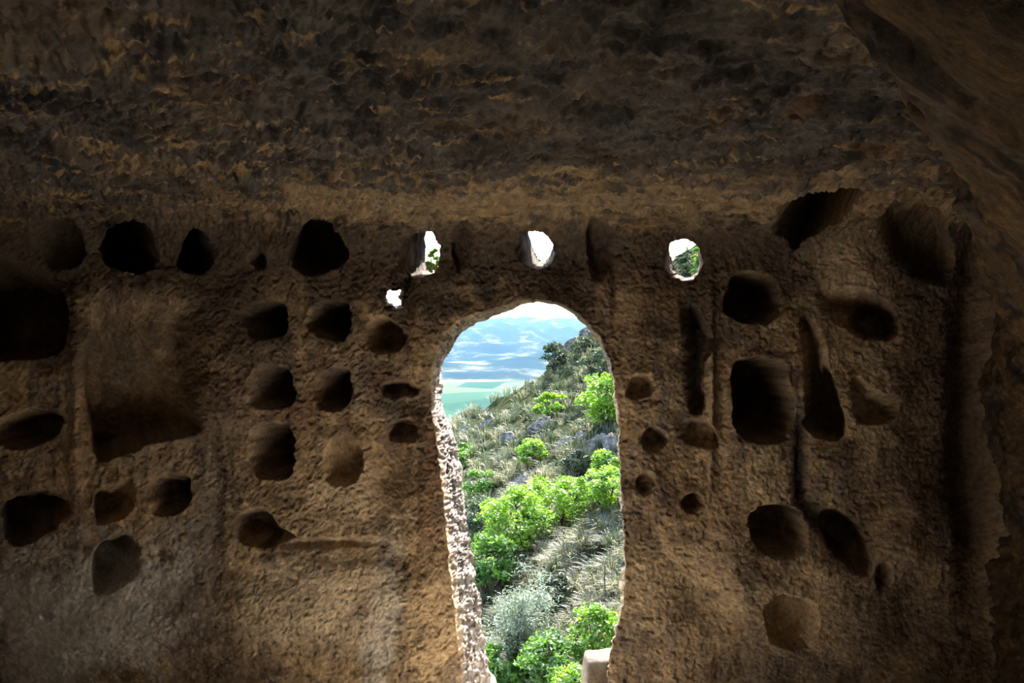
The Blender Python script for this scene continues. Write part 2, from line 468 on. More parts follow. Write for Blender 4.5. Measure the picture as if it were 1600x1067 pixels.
for pin, pout, th, oid in OPEN:
    Pi, Po = chaikin(pin, 1), chaikin(pout, 1)
    u0, v0 = Pi.min(0) - 10; u1, v1 = Pi.max(0) + 10
    rr, cc = np.where((U > u0) & (U < u1) & (V > v0) & (V < v1) & (BY > 2.0))
    r0, r1, c0, c1 = rr.min(), rr.max() + 1, cc.min(), cc.max() + 1
    uu, vv = OU[r0:r1, c0:c1], OV[r0:r1, c0:c1]
    if oid == 205:      # the breach is broken, not carved
        uu = uu + 5 * fbm(X[r0:r1, c0:c1] * 45, S[r0:r1, c0:c1] * 45, 3, 305); vv = vv + 5 * fbm(X[r0:r1, c0:c1] * 45, S[r0:r1, c0:c1] * 45, 3, 306)
    si = poly_sd(uu, vv, Pi) + 1.0; so = poly_sd(uu, vv, Po)
    fr = np.clip(si, 0, None) / (np.clip(si, 0, None) + np.clip(-so, 0, None) + 1e-6)
    ins = si > 0
    # flaky, vertically streaked weathering on the reveals
    fr = np.clip(fr + ins * 0.045 * fbm(X[r0:r1, c0:c1] * 120, S[r0:r1, c0:c1] * 30, 3, 310) * np.sin(np.pi * np.clip(fr, 0, 1)), 0, 1)
    od = np.where(ins, th * fr ** 0.9, 0)
    OD[r0:r1, c0:c1] = np.maximum(OD[r0:r1, c0:c1], od)
    SDB[r0:r1, c0:c1] = np.maximum(SDB[r0:r1, c0:c1], so)
    ID[r0:r1, c0:c1] = np.where(si > 1.5, oid, ID[r0:r1, c0:c1])
inopen = OD > 0
near_open = sstep(0, .05, OD)

# rough relief: broad swells, lumps, picks and pits
rx1, rs1 = rot(X, S, 38)
rx2, rs2 = rot(X, S, -24)
swell = .030 * fbm(X * 1.7, S * 1.7, 3, 1)
lump = .0075 * fbm(X * 9, S * 9, 4, 2, .55)
lump2 = .003 * ridged(rx1 * 16, rs1 * 38, 3, 3) * sstep(-.3, .5, perlin(X * 2.2, S * 2.2, 8))
pitn = fbm(X * 34, S * 34, 2, 4)
pits = .008 * sstep(.28, .75, pitn)
grit = .004 * fbm(X * 70, S * 70, 3, 5, .6)
wall_rel = swell + lump + lump2 + pits + grit
# ceiling: overlapping pick strokes, mostly across, some along the view
px_, ps_ = rot(X, S, 14)
qx_, qs_ = rot(X, S, -22)
strokes = ridged(px_ * 9 + .6 * perlin(X * 5, S * 5, 21), ps_ * 30, 3, 11)
strokes2 = ridged(qx_ * 26, qs_ * 8, 2, 12)
mixn = sstep(-.25, .35, perlin(X * 2.6, S * 2.6, 13))
ceil_rel = .030 * fbm(X * 1.3, S * 1.3, 3, 14) + .021 * (strokes * mixn + .8 * strokes2 * (1 - mixn)) + .009 * fbm(X * 14, S * 24, 4, 15, .6) + grit
REL = wall_rel * (1 - CE) + ceil_rel * CE
inn = sstep(0, .12, D)
REL = REL * (1 - .35 * inn) * (1 - .85 * near_open)
CARVE = D + G * (1 - .5 * CE)
DEP = np.where(inopen, np.maximum(OD, 0) + CARVE * (1 - near_open), CARVE) + REL

# geometry
k = inopen * near_open
shx = np.where(inopen, X / WALL, SHX)
shz = np.where(inopen, (BZ - EYE) / WALL, SHZ)
base_d = np.where(inopen, OD, D)
gv, gu = np.gradient(SDB)
du_dx = F / YS * DX
snap = (SDB > 0) & (SDB < 8)
gl = np.hypot(gu, gv) + 1e-9
# move rim points back onto the outer outline
PX = X + np.where(snap, -SDB * (gu / gl) / (F / YS), 0) + shx * base_d
PY = BY + NY * DEP
PZ = BZ + np.where(snap, -SDB * (gv / gl) / (F / YS), 0) + NZ * DEP + shz * base_d
PX = PX + near_open * .010 * ridged(OD * 26 + 3, S * 5.5, 3, 45) * sstep(0, .08, OD)
PX = PX + (1 - CE) * .004 * fbm(S * 40, X * 40, 2, 41)
VERT = np.stack([PX, PY, PZ], axis=-1)
tx = np.gradient(VERT, axis=1); ts = np.gradient(VERT, axis=0)
NOR = np.cross(tx, ts)
NOR /= np.linalg.norm(NOR, axis=-1)[..., None] + 1e-12      # (x) x (up) = towards the room (-y)

# ---- colour of the stone (soot, ochre, lichen, lime), with some light and shade painted in
OCHRE = lin(196, 160, 100); TAN = lin(172, 144, 104); BROWN = lin(126, 100, 74); RED = lin(142, 98, 66)
SOOT = lin(74, 68, 66); GREY = lin(128, 118, 108); LIME = lin(206, 198, 184); DARK = lin(50, 45, 43); GREEN = lin(92, 88, 50); YEL = lin(182, 142, 68)


def mixc(c, new, w):
    return c + (new - c) * np.clip(w, 0, 1)[..., None]


nA = fbm(X * 3.1, S * 3.1, 5, 51, .6)
nB = fbm(X * 6.3, S * 6.3, 5, 52, .6)
nC = fbm(X * 17, S * 17, 4, 53, .6)
nD = fbm(X * 14, S * 2.2, 4, 54, .6)        # runs downwards
C = np.zeros((NS, NX, 3)) + TAN
C = mixc(C, OCHRE, sstep(-.3, .5, nA + .3 * nC))
C = mixc(C, BROWN, .75 * sstep(.0, .7, nB + .35 * nC))
C = mixc(C, RED, .45 * sstep(.25, .8, -nB + .4 * nD))
C = mixc(C, GREY, .5 * sstep(.2, .8, nD - .3 * nA))


def blob(u, v, ru, rv, ang=0, n=.6, p=2.0):
    du, dv = rot(U - u, V - v, ang)
    q = np.sqrt((du / ru) ** 2 + (dv / rv) ** 2)
    return sstep(1.25, .45, q + n * .5 * nB + n * .35 * nC)


# upper band under the ceiling is browner and sootier
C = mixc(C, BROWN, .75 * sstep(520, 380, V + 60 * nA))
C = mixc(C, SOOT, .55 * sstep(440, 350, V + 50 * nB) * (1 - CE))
# pale grey sky light painted in low on the left, brown stain by it
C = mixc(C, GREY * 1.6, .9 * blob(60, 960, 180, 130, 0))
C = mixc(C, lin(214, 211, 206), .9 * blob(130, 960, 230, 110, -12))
C = mixc(C, GREY, .6 * blob(330, 800, 34, 160))
C = mixc(C, BROWN, .7 * blob(330, 560, 60, 150))
C = mixc(C, RED * .9, .6 * blob(600, 600, 30, 40) + .5 * blob(470, 640, 50, 50))
C = mixc(C, GREY * .8, .6 * blob(610, 620, 22, 30) + .5 * blob(612, 690, 14, 40))
C = mixc(C, OCHRE * 1.05, .8 * blob(560, 760, 90, 90) + .8 * blob(680, 930, 50, 160))
C = mixc(C, LIME, .8 * blob(600, 960, 30, 140, 6))
C = mixc(C, RED, .6 * blob(672, 760, 20, 130))
C = mixc(C, BROWN * .9, .5 * blob(330, 1000, 60, 120))
C = mixc(C, lin(218, 192, 146), .8 * blob(480, 930, 130, 80) + .5 * blob(540, 770, 60, 60))
# around the door head
C = mixc(C, SOOT, .6 * blob(760, 445, 20, 45) + .5 * blob(870, 420, 60, 30) + .4 * blob(700, 470, 50, 24))
C = mixc(C, DARK, .5 * blob(765, 460, 12, 40))
C = mixc(C, RED, .5 * blob(900, 520, 40, 50))
# right
C = mixc(C, GREEN * .8, .75 * blob(1078, 560, 22, 110))
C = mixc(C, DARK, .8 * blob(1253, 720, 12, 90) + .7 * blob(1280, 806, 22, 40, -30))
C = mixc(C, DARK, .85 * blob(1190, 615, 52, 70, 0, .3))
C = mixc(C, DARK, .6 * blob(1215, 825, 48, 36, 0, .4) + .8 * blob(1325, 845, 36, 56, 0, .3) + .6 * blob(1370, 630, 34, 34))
C = mixc(C, DARK, .9 * blob(1275, 318, 80, 60, 0, .3) + .6 * blob(1340, 490, 60, 34, 20, .4))  # shade painted dark into the upper hollow, where light reaches the back
C = mixc(C, lin(216, 184, 126), .8 * blob(1190, 745, 50, 55) + .9 * blob(1330, 400, 70, 90, 30) + .7 * blob(1350, 600, 60, 160, -15) + .7 * blob(1280, 960, 140, 80) + .5 * blob(1060, 930, 90, 110))  # right wall painted lighter in patches for the light it lacks
C = mixc(C, BROWN * .85, .8 * blob(1460, 640, 80, 240) + .8 * blob(1530, 700, 50, 320))
C = mixc(C, GREY, .5 * blob(1400, 960, 60, 80, 30) + .4 * blob(1230, 1050, 90, 30))
C = mixc(C, BROWN * .8, .6 * blob(1420, 380, 60, 80))
# soot licks above lamp niches of the left grid
for (u, v, ru, rv) in ((410, 480, 34, 26), (515, 485, 32, 24), (500, 385, 46, 40), (200, 385, 46, 38), (308, 392, 30, 34), (420, 590, 36, 28),
                       (520, 596, 28, 30), (425, 690, 36, 44), (265, 765, 34, 26), (400, 815, 34, 26), (60, 790, 50, 26), (180, 858, 38, 24), (60, 655, 44, 18)):
    C = mixc(C, SOOT * .9, .6 * blob(u, v, ru, rv, 0, .5))
# ceiling: sooty grey with the ochre stone showing where flakes came away
flake = fbm(X * 8 + .5 * nC, S * 15, 4, 61, .6) + .55 * fbm(X * 2.0, S * 2.0, 2, 62)
near = np.exp(-(np.abs(V - 322 + 25 * nB) / 52) ** 2) * (.35 + .65 * sstep(150, 520, U + 80 * nA))
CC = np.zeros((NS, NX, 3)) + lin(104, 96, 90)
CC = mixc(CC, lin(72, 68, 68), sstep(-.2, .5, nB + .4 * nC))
CC = mixc(CC, lin(128, 106, 82), .7 * sstep(0, .7, nA + .5 * near))
leftish = sstep(900, 100, U) * .15
CC = mixc(CC, YEL, .8 * sstep(.66, .84, flake + leftish + .40 * near))
CC = mixc(CC, OCHRE * .9, .75 * sstep(.1, .6, near * .9 + .45 * nC + .2 * nB - .25) * near)
CC = mixc(CC, lin(150, 104, 44), .7 * sstep(.4, .75, fbm(X * 5, S * 5, 4, 66)) * sstep(1150, 1300, U))
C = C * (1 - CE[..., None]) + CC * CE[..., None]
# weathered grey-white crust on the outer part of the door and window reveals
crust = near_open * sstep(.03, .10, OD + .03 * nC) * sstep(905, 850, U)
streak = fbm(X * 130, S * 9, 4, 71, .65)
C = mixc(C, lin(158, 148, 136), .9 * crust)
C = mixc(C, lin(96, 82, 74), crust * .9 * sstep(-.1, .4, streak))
C = mixc(C, lin(88, 74, 60), .72 * sstep(620, 420, V + 90 * nA + 50 * nB) * (1 - CE) * (1 - .75 * sstep(1230, 1320, U + 40 * nA)))        # upper wall shade painted into the colour, strongest under the roof
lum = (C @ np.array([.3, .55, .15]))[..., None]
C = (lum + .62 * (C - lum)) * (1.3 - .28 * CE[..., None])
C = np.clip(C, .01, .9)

idx = np.arange(NS * NX).reshape(NS, NX)
FQ = np.stack([idx[:-1, :-1], idx[:-1, 1:], idx[1:, 1:], idx[1:, :-1]], axis=-1).reshape(-1, 4)
sdq = SDB.ravel()[FQ]
keep = (sdq <= 0).any(axis=1)
fid = np.sort(ID.ravel()[FQ], axis=1)[:, 2]
rowq = np.repeat(np.arange(NS - 1)[:, None], NX - 1, axis=1).ravel()
fid = np.where((fid == 0) & (rowq >= n_wall_rows), 1, fid)
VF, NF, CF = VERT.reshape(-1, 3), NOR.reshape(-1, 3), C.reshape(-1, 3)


def sub(fmask, name, mat, parent=None):
    f = FQ[fmask & keep]
    if len(f) == 0: return None
    used, inv = np.unique(f.ravel(), return_inverse=True)
    return mesh_np(name, VF[used], inv.reshape(-1, 4), mat, parent, NF[used], CF[used])


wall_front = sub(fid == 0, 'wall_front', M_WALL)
wall_front['kind'] = 'structure'
ceiling = sub(fid == 1, 'ceiling', M_CEIL)
ceiling['kind'] = 'structure'
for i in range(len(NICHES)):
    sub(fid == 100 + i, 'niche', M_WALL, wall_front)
for oid, nm in ((201, 'door_reveal'), (202, 'window_reveal'), (203, 'window_reveal'), (204, 'window_reveal'), (205, 'breach_reveal')):
    sub(fid == oid, nm, M_JAMB, wall_front)


# ------------------------------------------------------------------ other sides of the chamber
def sheet(name, fa, na, nb, mat, flip=False, tinted=False):
    A, B = np.meshgrid(np.linspace(0, 1, na), np.linspace(0, 1, nb))
    P = np.stack(fa(A, B), axis=-1).reshape(-1, 3)
    i = np.arange(na * nb).reshape(nb, na)
    f = np.stack([i[:-1, :-1], i[:-1, 1:], i[1:, 1:], i[1:, :-1]], axis=-1).reshape(-1, 4)
    if flip: f = f[:, ::-1]
    col = None
    if tinted:
        p, q = P[:, 1], P[:, 2]
        c1 = fbm(p * 3, q * 3, 5, 201, .6); c2 = fbm(p * 7, q * 9, 5, 202, .6)
        col = np.zeros((len(P), 3)) + lin(98, 82, 64)
        col = mixc(col, lin(66, 58, 54), sstep(-.1, .5, c1)); col = mixc(col, lin(130, 106, 76), .7 * sstep(.25, .7, c2))
        col = mixc(col, lin(120, 108, 96), .5 * sstep(.2, .7, -c2))
    o = mesh_np(name, P, f, mat, color=col)
    o['kind'] = 'structure'
    return o


def f_right(A, B):
    y = 3.5 - 6.2 * A ** 1.25
    z = -.4 + 2.75 * B
    th = np.radians(2 + 33 * sstep(.7, 2.05, z))
    x = 2.03 - np.tan(th) * np.minimum(3.35 - y, 2.7)
    x = x + .07 * fbm(y * 1.8, z * 1.8, 4, 81) + .035 * fbm(y * 4, z * 4, 3, 80) + .012 * ridged(y * 10, z * 10, 3, 82) + .008 * fbm(y * 30, z * 30, 3, 83)
    return x, y, z


def f_left(A, B):
    y = 3.5 - 6.2 * A; z = -.4 + 2.75 * B
    x = -2.42 + .06 * fbm(y * 1.8, z * 1.8, 4, 84) + .02 * fbm(y * 12, z * 12, 3, 85)
    return x, y, z


def f_back(A, B):
    x = -2.7 + 5.2 * A; z = -.4 + 2.75 * B
    y = -2.4 + .06 * fbm(x * 1.8, z * 1.8, 4, 86) + .02 * fbm(x * 12, z * 12, 3, 87)
    return x, y, z


def f_floor(A, B):
    x = -2.7 + 5.3 * A; y = -2.6 + 6.42 * B
    z = -.24 + .02 * fbm(x * 2, y * 2, 4, 88) + .006 * fbm(x * 14, y * 14, 3, 89)
    return x, y, z


sheet('wall_right', f_right, 560, 340, M_WALL, tinted=True)
sheet('wall_left', f_left, 90, 50, M_SIDE)
# the outer face of the cliff, pierced by the same openings
na_, nb_ = 530, 330
FX, FZ = np.meshgrid(np.linspace(-2.75, 2.55, na_), np.linspace(-.9, 2.9, nb_))
FY = np.full(FX.shape, WALL + .48)
for it in range(3):
    fu, fv_ = 800 + F * FX / FY, 533 - F * (FZ - EYE) / FY
    hole = np.full(FX.shape, -1e6); FY = np.full(FX.shape, WALL + .48)
    for pin, pout, th, oid in OPEN:
        so = poly_sd(fu, fv_, chaikin(pout, 1))
        hole = np.maximum(hole, so)
        w_ = sstep(-45, -16, so)
        FY = FY * (1 - w_) + (WALL + th + .014) * w_        # face drawn in round each opening so sun reaches the reveals
FY = FY + .03 * (1 + fbm(FX * 3, FZ * 3, 5, 96)) * sstep(-30, -60, hole)
iq = np.arange(na_ * nb_).reshape(nb_, na_)
fq = np.stack([iq[:-1, :-1], iq[:-1, 1:], iq[1:, 1:], iq[1:, :-1]], axis=-1).reshape(-1, 4)
fq = fq[(hole.ravel()[fq] < -8).all(axis=1)]
cliff = mesh_np('cliff_face', np.stack([FX, FY, FZ], -1).reshape(-1, 3), fq, M_SIDE)
cliff['kind'] = 'structure'
sheet('wall_back', f_back, 120, 70, M_SIDE)
sheet('floor', f_floor, 160, 190, M_FLOOR)


# ------------------------------------------------------------------ hillside, valley, mountains
PX45 = [-60, -30, -10, -3.7, -1.5, 1.65, 4.4, 5.9, 12, 30, 60]
PZ45 = [-40, -17, -6, -3.2, -2.4, -.4, 2.2, 3.4, 8.3, 22, 45]


def terr(x, y, detail=True):
    x = np.asarray(x, float); y = np.asarray(y, float)
    z8 = -2.25 + np.where(x > 2, 1.1 + .75 * (x - 2), .55 * x)
    z8 = np.where(x < -6, -2.25 - 3.3 + .8 * (x + 6), z8)
    z45 = np.interp(x, PX45, PZ45)
    t = np.clip((y - 8) / 37, 0, 1)
    z = z8 * (1 - t) + z45 * t
    z = z + np.where(y < 8, .12 * (8 - y), 0) - np.where(y > 45, .7 * (y - 45) + .004 * (y - 45) ** 2, 0)
    if detail:
        z = z + .30 * fbm(x * .35, y * .22, 3, 91) * sstep(5, 12, y) + .07 * fbm(x * 1.7, y * 1.7, 3, 92)
    return z


M_HILL = noise_two('hill_soil', lin4(30, 34, 22), lin4(66, 66, 46), 2.2, lin4(44, 50, 32), bump=.05)
xa = np.linspace(-26, 34, 300); ya = np.concatenate([np.linspace(3.9, 50, 260), np.linspace(51, 130, 50)])
XX, YY = np.meshgrid(xa, ya)
ZZ = terr(XX, YY)
ii = np.arange(XX.size).reshape(XX.shape)
ff = np.stack([ii[:-1, :-1], ii[:-1, 1:], ii[1:, 1:], ii[1:, :-1]], axis=-1).reshape(-1, 4)
hill = mesh_np('hillside', np.stack([XX, YY, ZZ], -1).reshape(-1, 3), ff, M_HILL)
hill['kind'] = 'structure'


def place(u, v, y0=5.0, y1=60.0):
    """where the sight line through a point of the photograph meets the hillside"""
    ys = np.linspace(y0, y1, 1400)
    x = (u - 800) / F * ys; zr = EYE + (533 - v) / F * ys
    d = zr - terr(x, ys)
    j = np.argmax(d < 0)
    if not (d < 0).any(): return None
    return float(x[j]), float(ys[j]), float(terr(x[j], ys[j]))


# valley floor with its fields
def field_material():
    m, nt, out = new_mat('valley_fields')
    N = nt.nodes.new; L = nt.links.new
    bs = N('ShaderNodeBsdfDiffuse'); L(bs.outputs[0], out.inputs[0])
    tc = N('ShaderNodeTexCoord')
    mp = N('ShaderNodeMapping'); mp.inputs['Scale'].default_value = (.0042, .0026, 0); mp.inputs['Rotation'].default_value = (0, 0, .35)
    L(tc.outputs['Object'], mp.inputs[0])
    v = N('ShaderNodeTexVoronoi'); v.inputs['Scale'].default_value = 1.0
    L(mp.outputs[0], v.inputs['Vector'])
    cr = N('ShaderNodeValToRGB'); cr.color_ramp.interpolation = 'CONSTANT'
    els = cr.color_ramp.elements
    els[0].position = 0; els[0].color = lin4(34, 56, 36)
    els[1].position = .3; els[1].color = lin4(44, 66, 44)
    for p, c in ((.5, (104, 98, 74)), (.62, (30, 50, 36)), (.8, (70, 80, 52))):
        e = els.new(p); e.color = lin4(*c)
    sep = N('ShaderNodeSeparateColor'); L(v.outputs['Color'], sep.inputs[0]); L(sep.outputs[0], cr.inputs[0])
    L(cr.outputs[0], bs.inputs[0])
    return m


VZ = -150.0
nv = 60
xv, yv = np.meshgrid(np.linspace(-2600, 1800, nv), np.linspace(60, 3600, nv))
zv = VZ + 5 * fbm(xv * .003, yv * .003, 2, 95)
iv = np.arange(nv * nv).reshape(nv, nv)
fv = np.stack([iv[:-1, :-1], iv[:-1, 1:], iv[1:, 1:], iv[1:, :-1]], -1).reshape(-1, 4)
valley = mesh_np('valley', np.stack([xv, yv, zv], -1).reshape(-1, 3), fv, field_material())
valley['kind'] = 'structure'
M_MTN = noise_two('mountain_slopes', lin4(10, 18, 18), lin4(110, 104, 80), .0045, lin4(24, 34, 28), detail=9, lo=.36, hi=.70)
xm, ym = np.meshgrid(np.linspace(-4200, 4200, 220), np.linspace(2500, 9000, 140))
tm = (ym - 2750) / 5200
zm = VZ - 20 + 330 * np.clip(tm, 0, 1.0) ** 1.1 + (60 * ridged(xm * .0009, ym * .0011, 4, 97) + 30 * fbm(xm * .004, ym * .004, 3, 98)) * np.clip(tm * 2.2, 0, 1)
im = np.arange(xm.size).reshape(xm.shape)
fm = np.stack([im[:-1, :-1], im[:-1, 1:], im[1:, 1:], im[1:, :-1]], -1).reshape(-1, 4)
mtn = mesh_np('mountains', np.stack([xm, ym, zm], -1).reshape(-1, 3), fm, M_MTN)
mtn['kind'] = 'structure'

# haze lying over the valley: a real scattering volume
hm, hnt, hout = new_mat('valley_haze')
sc_ = hnt.nodes.new('ShaderNodeVolumeScatter')
sc_.inputs['Color'].default_value = (.34, .66, 1.0, 1)
sc_.inputs['Density'].default_value = .000042
sc_.inputs['Anisotropy'].default_value = 0.0
hnt.links.new(sc_.outputs[0], hout.inputs['Volume'])
hv = np.array([(x, y, z) for x in (-4500, 4500) for y in (170, 9500) for z in (-420, 700)], float)
hf = np.array([(0, 1, 3, 2), (4, 6, 7, 5), (0, 4, 5, 1), (2, 3, 7, 6), (0, 2, 6, 4), (1, 5, 7, 3)])
haze = mesh_np('haze', hv, hf, hm, smooth=False)
tag(haze, 'pale blue haze lying over the distant valley and mountains', 'haze', kind='stuff')

# ------------------------------------------------------------------ vegetation
LM = {
    'lime': leaf_material('leaf_lime', lin4(78, 122, 20), lin4(136, 172, 44), .5),
    'green': leaf_material('leaf_green', lin4(56, 99, 23), lin4(108, 148, 47), .5),
    'dusty': leaf_material('leaf_dusty', lin4(54, 70, 42), lin4(88, 102, 66), .35),
    'dark': leaf_material('leaf_dark', lin4(40, 54, 30), lin4(74, 86, 50), .3),
    'silver': leaf_material('leaf_silver', lin4(82, 100, 70), lin4(156, 168, 142), .25),
    'straw': leaf_material('grass_straw', lin4(66, 72, 46), lin4(128, 126, 92), .4, 1.2),
    'sage': leaf_material('grass_sage', lin4(48, 62, 38), lin4(92, 100, 68), .4, .8),
}
M_BARK = noise_two('bark', lin4(70, 60, 50), lin4(120, 108, 94), 20, bump=.01)
M_OUT = noise_two('limestone', lin4(58, 54, 50), lin4(142, 134, 126), 3.0, lin4(98, 93, 88), bump=.08)


def leaves_mesh(cent, size, r, up=.35, aspect=.5, droop=0.0):
    """kite-shaped leaves folded along the midrib, one per centre"""
    n = len(cent)
    d = r.normal(size=(n, 3)); d[:, 2] = d[:, 2] * .6 - droop
    d /= np.linalg.norm(d, axis=1)[:, None]
    nn = r.normal(size=(n, 3)); nn[:, 2] += up * 4
    s = np.cross(d, nn); s /= np.linalg.norm(s, axis=1)[:, None] + 1e-9
    nn = np.cross(s, d)
    L = size * r.uniform(.65, 1.3, n)[:, None]
    a = cent - d * L * .5; b = cent + d * L * .5
    m1 = cent + s * L * aspect * .5 + nn * L * .08; m2 = cent - s * L * aspect * .5 + nn * L * .08
    V_ = np.stack([a, m1, b, m2], 1).reshape(-1, 3)
    q = np.arange(n)[:, None] * 4
    f = np.concatenate([q + [0, 1, 2], q + [0, 2, 3]], 0)
    return V_, f


def tube(pts, radii, sides=5):
    pts = np.array(pts, float); n = len(pts)
    V_, f = [], []
    for i in range(n):
        t = pts[min(i + 1, n - 1)] - pts[max(i - 1, 0)]; t /= np.linalg.norm(t) + 1e-9
        a = np.cross(t, (0.3, .9, .1)); a /= np.linalg.norm(a) + 1e-9; b = np.cross(t, a)
        for k in range(sides):
            an = 2 * math.pi * k / sides
            V_.append(pts[i] + radii[i] * (math.cos(an) * a + math.sin(an) * b))
    for i in range(n - 1):
        for k in range(sides):
            f.append((i * sides + k, i * sides + (k + 1) % sides, (i + 1) * sides + (k + 1) % sides, (i + 1) * sides + k))
    return np.array(V_), np.array(f)


def join(parts):
    vs_, fs_ = [], []; o = 0
    for v_, f_ in parts:
        vs_.append(v_); fs_.append(f_ + o); o += len(v_)
    return np.concatenate(vs_), np.concatenate(fs_)


def bush(name, label, cat, u, v, wpx, hpx, mat, leaf_px=7, dens=1.0, seed=0, group=None, aspect=.5, open_=False, depth=None, clumps=None):
    """u, v: foot of the bush on the hillside; crown size as measured in the photograph"""
    r = np.random.default_rng(1000 + seed)
    if depth is None:
        x, y, z = place(u, v)
    else:
        y = depth; x = (u - 800) / F * y; z = EYE + (533 - v) / F * y
    w = wpx * y / F / 2; h = hpx * y / F; dp = min(w * 1.1, h * 1.0)
    root = empty(name, (x, y, z - .03))
    tag(root, label, cat, group)
    nc = clumps or int(np.clip(wpx * hpx / 100, 20, 48))
    # clump centres through a dome
    cs = r.normal(size=(nc, 3)); cs /= np.linalg.norm(cs, axis=1)[:, None]
    cs *= (r.uniform(.35, .86, nc) ** .6)[:, None]
    cs = cs * [w, dp, h * .5] + [0, 0, h * .54]
    rad = r.uniform(.26, .44, nc) * min(w, h * .55)
    nl = int(np.clip(dens * 22 * wpx * hpx / leaf_px ** 2, 250, 12000))
    pick = r.integers(0, nc, nl)
    off = r.normal(size=(nl, 3)); off /= np.linalg.norm(off, axis=1)[:, None]
    off[:, 2] = np.abs(off[:, 2]) * .9 - .15
    cen = cs[pick] + off * (rad[pick] * r.uniform(.6, 1.12, nl))[:, None]
    cen[:, 2] = np.maximum(cen[:, 2], .03)
    V_, f = leaves_mesh(cen, leaf_px * y / F, r, aspect=aspect)
    fo = mesh_np('foliage', V_, f, mat, root, smooth=False)
    fo['kind'] = 'stuff'
    st = []
    for i in range(min(nc, 9)):
        e = cs[i]
        mid = e * .5 + r.normal(size=3) * w * .06
        st.append(tube([(e[0] * .12, e[1] * .12, -.08), mid, e], [.030 * h + .004, .02 * h + .003, .008 * h + .002], 4))
    V_, f = join(st)
    mesh_np('stems', V_, f, M_BARK, root)
    return root


BUSHES = [
    # name, label, category, u, v(foot), w, h, material, leaf px
    ('round_shrub', 'dark olive green rounded shrub standing alone on the ridge of the hillside', 'shrub', 868, 582, 48, 44, 'dark', 5),
    ('low_shrub', 'low light green shrub halfway down the slope below the ridge shrub', 'shrub', 858, 652, 64, 38, 'lime', 6),
    ('tall_shrub', 'tall yellow green shrub pressed against the right edge of the doorway', 'shrub', 944, 668, 76, 84, 'lime', 7),
    ('grey_shrub', 'grey green shrub high on the slope beside the bare twisted branches', 'shrub', 934, 592, 60, 48, 'dusty', 5),
    ('rounded_shrub', 'small rounded yellow green shrub in the middle of the rocky slope', 'shrub', 832, 732, 48, 46, 'lime', 6),
    ('small_shrub', 'small green shrub beside the left jamb, upper of two there', 'shrub', 724, 735, 36, 44, 'green', 6),
    ('small_shrub', 'bright green shrub beside the left jamb, lower of two there', 'shrub', 746, 780, 56, 48, 'green', 6),
    ('dark_shrub', 'dark green low shrub among the grey rocks above the large lime mass', 'shrub', 900, 742, 60, 36, 'dark', 5),
    ('right_shrub', 'yellow green shrub by the right jamb just above the large lime mass', 'shrub', 950, 748, 60, 46, 'lime', 6),
    ('spreading_bush', 'large lime green bush, left and lowest mass in the middle of the doorway', 'bush', 808, 858, 120, 92, 'lime', 8),
    ('spreading_bush', 'large lime green bush, broad central mass in the doorway', 'bush', 872, 824, 130, 80, 'lime', 8),
    ('spreading_bush', 'large yellow lime bush reaching the right jamb in the doorway', 'bush', 948, 792, 104, 62, 'lime', 8),
    ('feathery_bush', 'dusty grey green feathery bush behind the saturated green one at the left jamb', 'bush', 752, 846, 66, 68, 'dusty', 6),
    ('leafy_bush', 'saturated bright green leafy bush above the silver olive tree', 'bush', 764, 925, 84, 88, 'green', 10),
    ('leafy_bush', 'bright green broad leaved bush at the foot of the doorway, left', 'bush', 790, 1090, 104, 84, 'green', 12),
    ('leafy_bush', 'dull green bush at the foot of the doorway, middle', 'bush', 868, 1082, 110, 92, 'green', 10),
    ('leafy_bush', 'yellow green bush beside the stone block at the right jamb', 'bush', 936, 1030, 96, 84, 'lime', 10),
    ('leafy_bush', 'lime green sprawling bush lowest in the doorway before the stone block', 'bush', 902, 1110, 90, 66, 'lime', 11),
    ('shaded_bush', 'shaded dark green bush right of the silver olive tree', 'bush', 868, 965, 64, 70, 'dark', 8),
    ('slope_shrub', 'dusty shrub on the slope near the top right of the doorway', 'shrub', 908, 556, 40, 30, 'dusty', 5),
]
for i, (nm, lb, ct, u, v, w, h, mk, lp) in enumerate(BUSHES):
    bush(nm, lb, ct, u, v, w, h, LM[mk], lp * .85, seed=i)

# trees seen through the right-hand round window
bush('slope_tree', 'dark grey green tree on the slope seen through the right round window', 'tree', 1072, 440, 34, 62, LM['dusty'], 4, seed=60)
bush('slope_tree', 'light green tree at the edge of the right round window', 'tree', 1096, 440, 34, 58, LM['green'], 4, seed=61)
# plant outside the left window
bush('hanging_plant', 'bright green leafy plant growing outside the left round window', 'plant', 677, 442, 24, 62, LM['green'], 7, dens=2.2, seed=62, depth=4.6)

